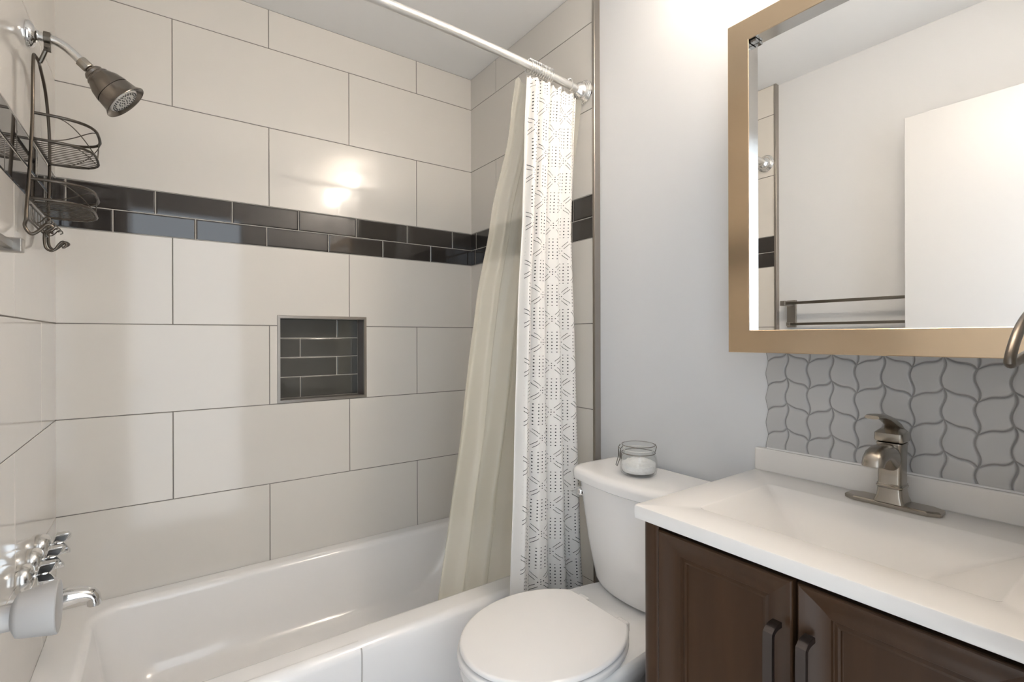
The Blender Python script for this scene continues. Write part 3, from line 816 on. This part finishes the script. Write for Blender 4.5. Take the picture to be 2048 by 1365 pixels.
# ------------------------------------------------------------------ sink top with integral basin
CT = .836; CB = .8095
st = thing('bathroom_sink', (1.29, VC, CB), 'white moulded sink top with rectangular basin resting on the brown vanity', 'sink')
mb = MB(); xf, xb = 1.045, PR - .001
bx0, bx1, by0, by1 = 1.136, 1.402, .152, .581
L_ = [rrect(xf + .002, xb, VY0, VY1, .003, CB), rrect(xf, xb, VY0, VY1, .004, CB + .003), rrect(xf, xb, VY0, VY1, .004, CT - .003), rrect(xf + .001, xb - .001, VY0 + .001, VY1 - .001, .004, CT - .0008), rrect(xf + .003, xb - .003, VY0 + .003, VY1 - .003, .004, CT)]
L_ += [rrect(bx0 - .004, bx1 + .004, by0 - .004, by1 + .004, .012, CT), rrect(bx0 - .001, bx1 + .001, by0 - .001, by1 + .001, .010, CT - .001), rrect(bx0 + .001, bx1 - .002, by0 + .002, by1 - .002, .009, CT - .004),
       rrect(bx0 + .007, bx1 - .062, by0 + .066, by1 - .066, .012, CT - .037), rrect(bx0 + .014, bx1 - .122, by0 + .130, by1 - .130, .016, CT - .069), rrect(bx0 + .020, bx1 - .142, by0 + .150, by1 - .150, .018, CT - .075), rrect(bx0 + .035, bx1 - .160, by0 + .165, by1 - .165, .015, CT - .077)]
mb.loft(L_, cap0=False); mb.build('basin_slab', M['marble'], st, smooth=40)
mb = MB(); mb.box(PR - .0205, PR - .001, VY0, VY1, CT - .001, .8915); mb.build('back_lip', M['marble'], st, smooth=0, bevel=.003)
mb = MB(); mb.lathe([(.021, .003), (.021, .0), (.017, -.001), (.0, -.002)], (1.206, VC, CT - .0755), (0, 0, 1), 28); mb.build('drain', M['chrome'], st)

# ------------------------------------------------------------------ faucet
FX, FY = 1.458, VC - .004
fa = thing('sink_faucet', (FX, FY, CT), 'brushed nickel single-lever faucet on a long deck plate behind the basin', 'faucet')
mb = MB()
def plate(d, z):
    hl, hw, c = .079 - d, .0255 - d, .018
    return [(FX + x, FY + y, z) for x, y in ((hw, -hl + c), (hw, hl - c), (hw * .55, hl), (-hw * .55, hl), (-hw, hl - c), (-hw, -hl + c), (-hw * .55, -hl), (hw * .55, -hl))]
mb.loft([plate(.001, CT + .0003), plate(0, CT + .002), plate(0, CT + .0075), plate(.002, CT + .0095), plate(.004, CT + .0100)]); mb.build('deck_plate', M['faucet'], fa, smooth=0)
mb = MB(); z0 = CT + .0095
sec = lambda h, a, b: rrect(FX - a, FX + a, FY - b, FY + b, .007, z0 + h, 5)
mb.loft([sec(0, .0255, .0255), sec(.004, .0250, .0250), sec(.012, .0222, .0222), sec(.028, .0205, .0205), sec(.030, .0222, .0222), sec(.033, .0225, .0225), sec(.0345, .0212, .0212), sec(.036, .0216, .0216), sec(.038, .0202, .0202),
         sec(.060, .0200, .0200), sec(.096, .0205, .0205), sec(.112, .0212, .0212), sec(.115, .0220, .0220), sec(.118, .0220, .0220), sec(.120, .0190, .0190)])
mb.build('body', M['faucet'], fa, smooth=35)
mb = MB(); SZ = z0 + .090
sps = []
for x, z, a, hw, ht in ((.004, -.006, 0, .0195, .030), (-.022, .001, 2, .0195, .0265), (-.042, .009, 8, .0195, .0205), (-.062, .0130, 16, .0195, .0165), (-.080, .0115, 36, .019, .0150), (-.093, .005, 60, .0185, .0138), (-.0985, -.003, 84, .018, .0128), (-.0985, -.006, 90, .0175, .0122)):
    t = math.radians(a); n_ = Vector((-math.sin(t), 0, math.cos(t))) if a < 89 else Vector((-1, 0, 0)); o_ = Vector((FX + x, FY, SZ + z))
    lp = []
    for k in range(20):
        g = 2 * PI * k / 20; c_, s_ = math.cos(g), math.sin(g)
        lp.append(o_ + Vector((0, hw * math.copysign(abs(c_) ** .7, c_), 0)) + n_ * ht * math.copysign(abs(s_) ** .8, s_))
    sps.append(lp)
mb.loft(sps); mb.build('spout', M['faucet'], fa, smooth=50)
mb = MB(); hz = z0 + .121
mb.loft([rrect(FX - .0235, FX + .0235, FY - .0235, FY + .0235, .006, hz, 4), rrect(FX - .0245, FX + .0245, FY - .0245, FY + .0245, .006, hz + .003, 4), rrect(FX - .0240, FX + .0240, FY - .0240, FY + .0240, .006, hz + .016, 4), rrect(FX - .019, FX + .022, FY - .020, FY + .020, .008, hz + .0205, 4), rrect(FX - .006, FX + .018, FY - .013, FY + .013, .006, hz + .0275, 4)])
hs = []
for x, z, hw, ht in ((.020, .016, .018, .009), (.006, .028, .0150, .0105), (-.016, .040, .0125, .0088), (-.040, .0490, .0115, .0065), (-.068, .0545, .0120, .0052), (-.092, .0565, .0130, .0048), (-.104, .0560, .0120, .0035)):
    lp = []
    for k in range(16):
        g = 2 * PI * k / 16; c_, s_ = math.cos(g), math.sin(g)
        lp.append((FX + x - .25 * ht * math.copysign(abs(s_) ** .7, s_), FY + hw * math.copysign(abs(c_) ** .7, c_), hz + z + ht * math.copysign(abs(s_) ** .7, s_)))
    hs.append(lp)
mb.loft(hs); mb.build('lever', M['faucet'], fa, smooth=45)

# ------------------------------------------------------------------ leaf mosaic backsplash
bs = thing('leaf_backsplash', (PR, VC, .8915), 'grey leaf-shaped glass mosaic backsplash between the sink top and the mirror cabinet', 'backsplash')
PW, PH = .0498, .0622; YL = .648; NC = 12; ZB0 = .8915; ZTOPB = 1.1375
Z00 = .9250                                     # a separator meets the left edge of the first column here
RISE = .38
def edge(c, z):                                 # wavy boundary c (0 = left outer) at height z
    ph = (z - Z00) / PH
    if c == 0: return YL - .0028 * math.cos(2 * PI * ph)
    if c % 2: return YL - PW * c + .0040 * math.sin(2 * PI * (ph - RISE))
    return YL - PW * c - .0040 * math.sin(2 * PI * ph)
mb = MB(); gb = MB()
def sep(c, k, s):                               # separator k of column c at s in 0..1 from left to right
    rise = PH * RISE
    base = Z00 + (k if c % 2 == 0 else k + RISE) * PH
    d = rise * s + .0034 * math.sin(2 * PI * s)
    return base + (d if c % 2 == 0 else -d)
ss = [0, .016, .034, .06, .10, .17, .25, .34, .42, .5, .58, .66, .75, .83, .90, .94, .966, .984, 1]
for c in range(NC):
    for k in range(-3, 6):
        rows = []; zz = []
        for t in ss:
            row = []
            for q in ss:
                s_ = .016 + .968 * q; t_ = .013 + .974 * t
                z = sep(c, k, s_) + (sep(c, k + 1, s_) - sep(c, k, s_)) * t_
                z = min(max(z, ZB0 + .0012), ZTOPB); zz.append(z)
                yl, yr = edge(c, z), edge(c + 1, z)
                d = min(min(q, 1 - q) * PW, min(t, 1 - t) * PH * .85)
                h = .0036 + .0036 * (1 - (1 - min(1, d / .0030)) ** 2.2)
                row.append((PR - h, yl + (yr - yl) * s_, z))
            rows.append(row)
        if max(zz) - min(zz) < .004 or min(p[1] for r in rows for p in r) < VY0 + .002: continue
        mb.loft(rows, False, False, closed=False)
mb.build('leaf_tiles', M['leaf'], bs, smooth=60)
outl = []
for q in range(61):
    z = ZB0 + (ZTOPB - ZB0) * q / 60; outl.append((edge(0, z) + .0004, z))
gb.loft([[(x, y, z) for y, z in outl] + [(x, VY0 + .004, ZTOPB), (x, VY0 + .004, ZB0)] for x in (PR - .0002, PR - .0040)])
gb.build('grout_bed', M['leaf_grout'], bs, smooth=0)
mb = MB(); mb.box(PR - .0100, PR - .0005, VY0 + .004, YL - .001, .8905, .8945); mb.build('caulk_line', M['caulk'], bs, smooth=0, bevel=.0015)

# ------------------------------------------------------------------ mirror cabinet
mc = thing('medicine_cabinet', (PR, VC, 1.139), 'champagne metal framed mirror cabinet on the wall above the sink', 'mirror cabinet')
FXX, MXX = 1.360, 1.381
fy0, fy1, fz0, fz1, fw = .078, .6545, 1.1385, 1.9055, .0510
mb = MB(); mb.box(MXX + .003, PR - .001, fy0 + .004, fy1 - .004, fz0 + .004, fz1 - .004); mb.build('box', M['white_paint'], mc, smooth=0, bevel=.002)
mb = MB()
def ring(i, x): return [(x, fy0 + i, fz0 + i), (x, fy1 - i, fz0 + i), (x, fy1 - i, fz1 - i), (x, fy0 + i, fz1 - i)]
mb.loft([ring(0, MXX + .002), ring(0, FXX + .0015), ring(.0015, FXX), ring(fw - .0012, FXX), ring(fw, FXX + .0012)], False, False); mb.build('frame', M['frame'], mc, smooth=0)
mb = MB(); mb.loft([ring(fw, FXX + .0012), ring(fw, MXX + .001)], False, False); mb.build('inner_lip', M['lip'], mc, smooth=0)
mb = MB(); mb.box(MXX, MXX + .0028, fy0 + fw - .004, fy1 - fw + .004, fz0 + fw - .004, fz1 - fw + .004); mb.build('mirror', M['mirror'], mc, smooth=0)
mb = MB(); mb.box(FXX + .006, MXX - .001, fy1 - fw - .014, fy1 - fw - .001, fz1 - fw - .007, fz1 - fw - .001); mb.build('hinge', M['nickel'], mc, smooth=0, bevel=.001)

# ------------------------------------------------------------------ vanity light above the mirror cabinet
vl = thing('vanity_light', (PR, VC, 2.180), 'three-lamp vanity light with lit frosted shades above the mirror cabinet', 'wall light')
mb = MB(); mb.box(PR - .022, PR - .001, .085, .650, 2.145, 2.215); mb.build('back_plate', M['nickel'], vl, smooth=0, bevel=.006)
for y in (.140, .3675, .595):
    mb = MB(); mb.tube(cat([(PR - .02, y, 2.180), (PR - .09, y, 2.155), (PR - .138, y, 2.170), (PR - .142, y, 2.210)], 5), .008, 10)
    mb.lathe([(.022, 0), (.026, .006), (.024, .022)], (PR - .142, y, 2.200), n=20); arm = mb.build('arm', M['nickel'], vl)
    mb = MB(); mb.lathe([(.020, .0), (.030, .010), (.040, .035), (.047, .070), (.054, .105), (.051, .105), (.044, .070), (.037, .036), (.027, .013), (.016, .006)], (PR - .142, y, 2.218), n=28, cap=False); mb.build('shade', M['lamp'], vl, smooth=50)

# ------------------------------------------------------------------ towel rail on the left wall, towel ring on the doorway wall
tr = thing('towel_rack', (PL, .85, 1.30), 'square bronze double towel rail on the left wall behind the open door', 'towel rack')
mb = MB()
for y in (1.172, .500):
    b = MB(); b.box(PL + .0005, PL + .010, y - .022, y + .022, 1.220, 1.352); b.box(PL + .010, .075, y - .0115, y + .0115, 1.322, 1.346); b.box(PL + .010, .020, y - .009, y + .009, 1.226, 1.244)
    b.build('bracket', M['edge_metal'], tr, smooth=0, bevel=.002)
mb.box(.052, .064, .500, 1.163, 1.327, 1.340); mb.build('bar', M['rack'], tr, smooth=0, bevel=.0015)
mb = MB(); mb.box(.004, .016, .500, 1.164, 1.229, 1.241); mb.build('bar', M['rack'], tr, smooth=0, bevel=.0015)

tg = thing('towel_ring', (1.09, YF, 1.185), 'bronze leaf-shaped towel ring at the right edge below the mirror frame', 'towel ring')
yy = .100
mb = MB(); mb.tube(cat([(.876, yy, 1.1515), (.893, yy, 1.168), (.925, yy, 1.185), (.975, yy, 1.200), (1.04, yy, 1.205), (1.085, yy, 1.190), (1.06, yy, 1.172), (1.00, yy, 1.162), (.94, yy, 1.156), (.900, yy, 1.1515)], 7, closed=True), .0042, 12, closed=True); mb.build('ring', M['wire'], tg)
mb = MB(); mb.lathe([(.022, .0005), (.022, .006), (.010, .010), (.008, .066), (.010, .068), (.010, .078), (.006, .080)], (1.085, YF, 1.190), (0, 1, 0), 24); mb.build('post', M['wire'], tg)
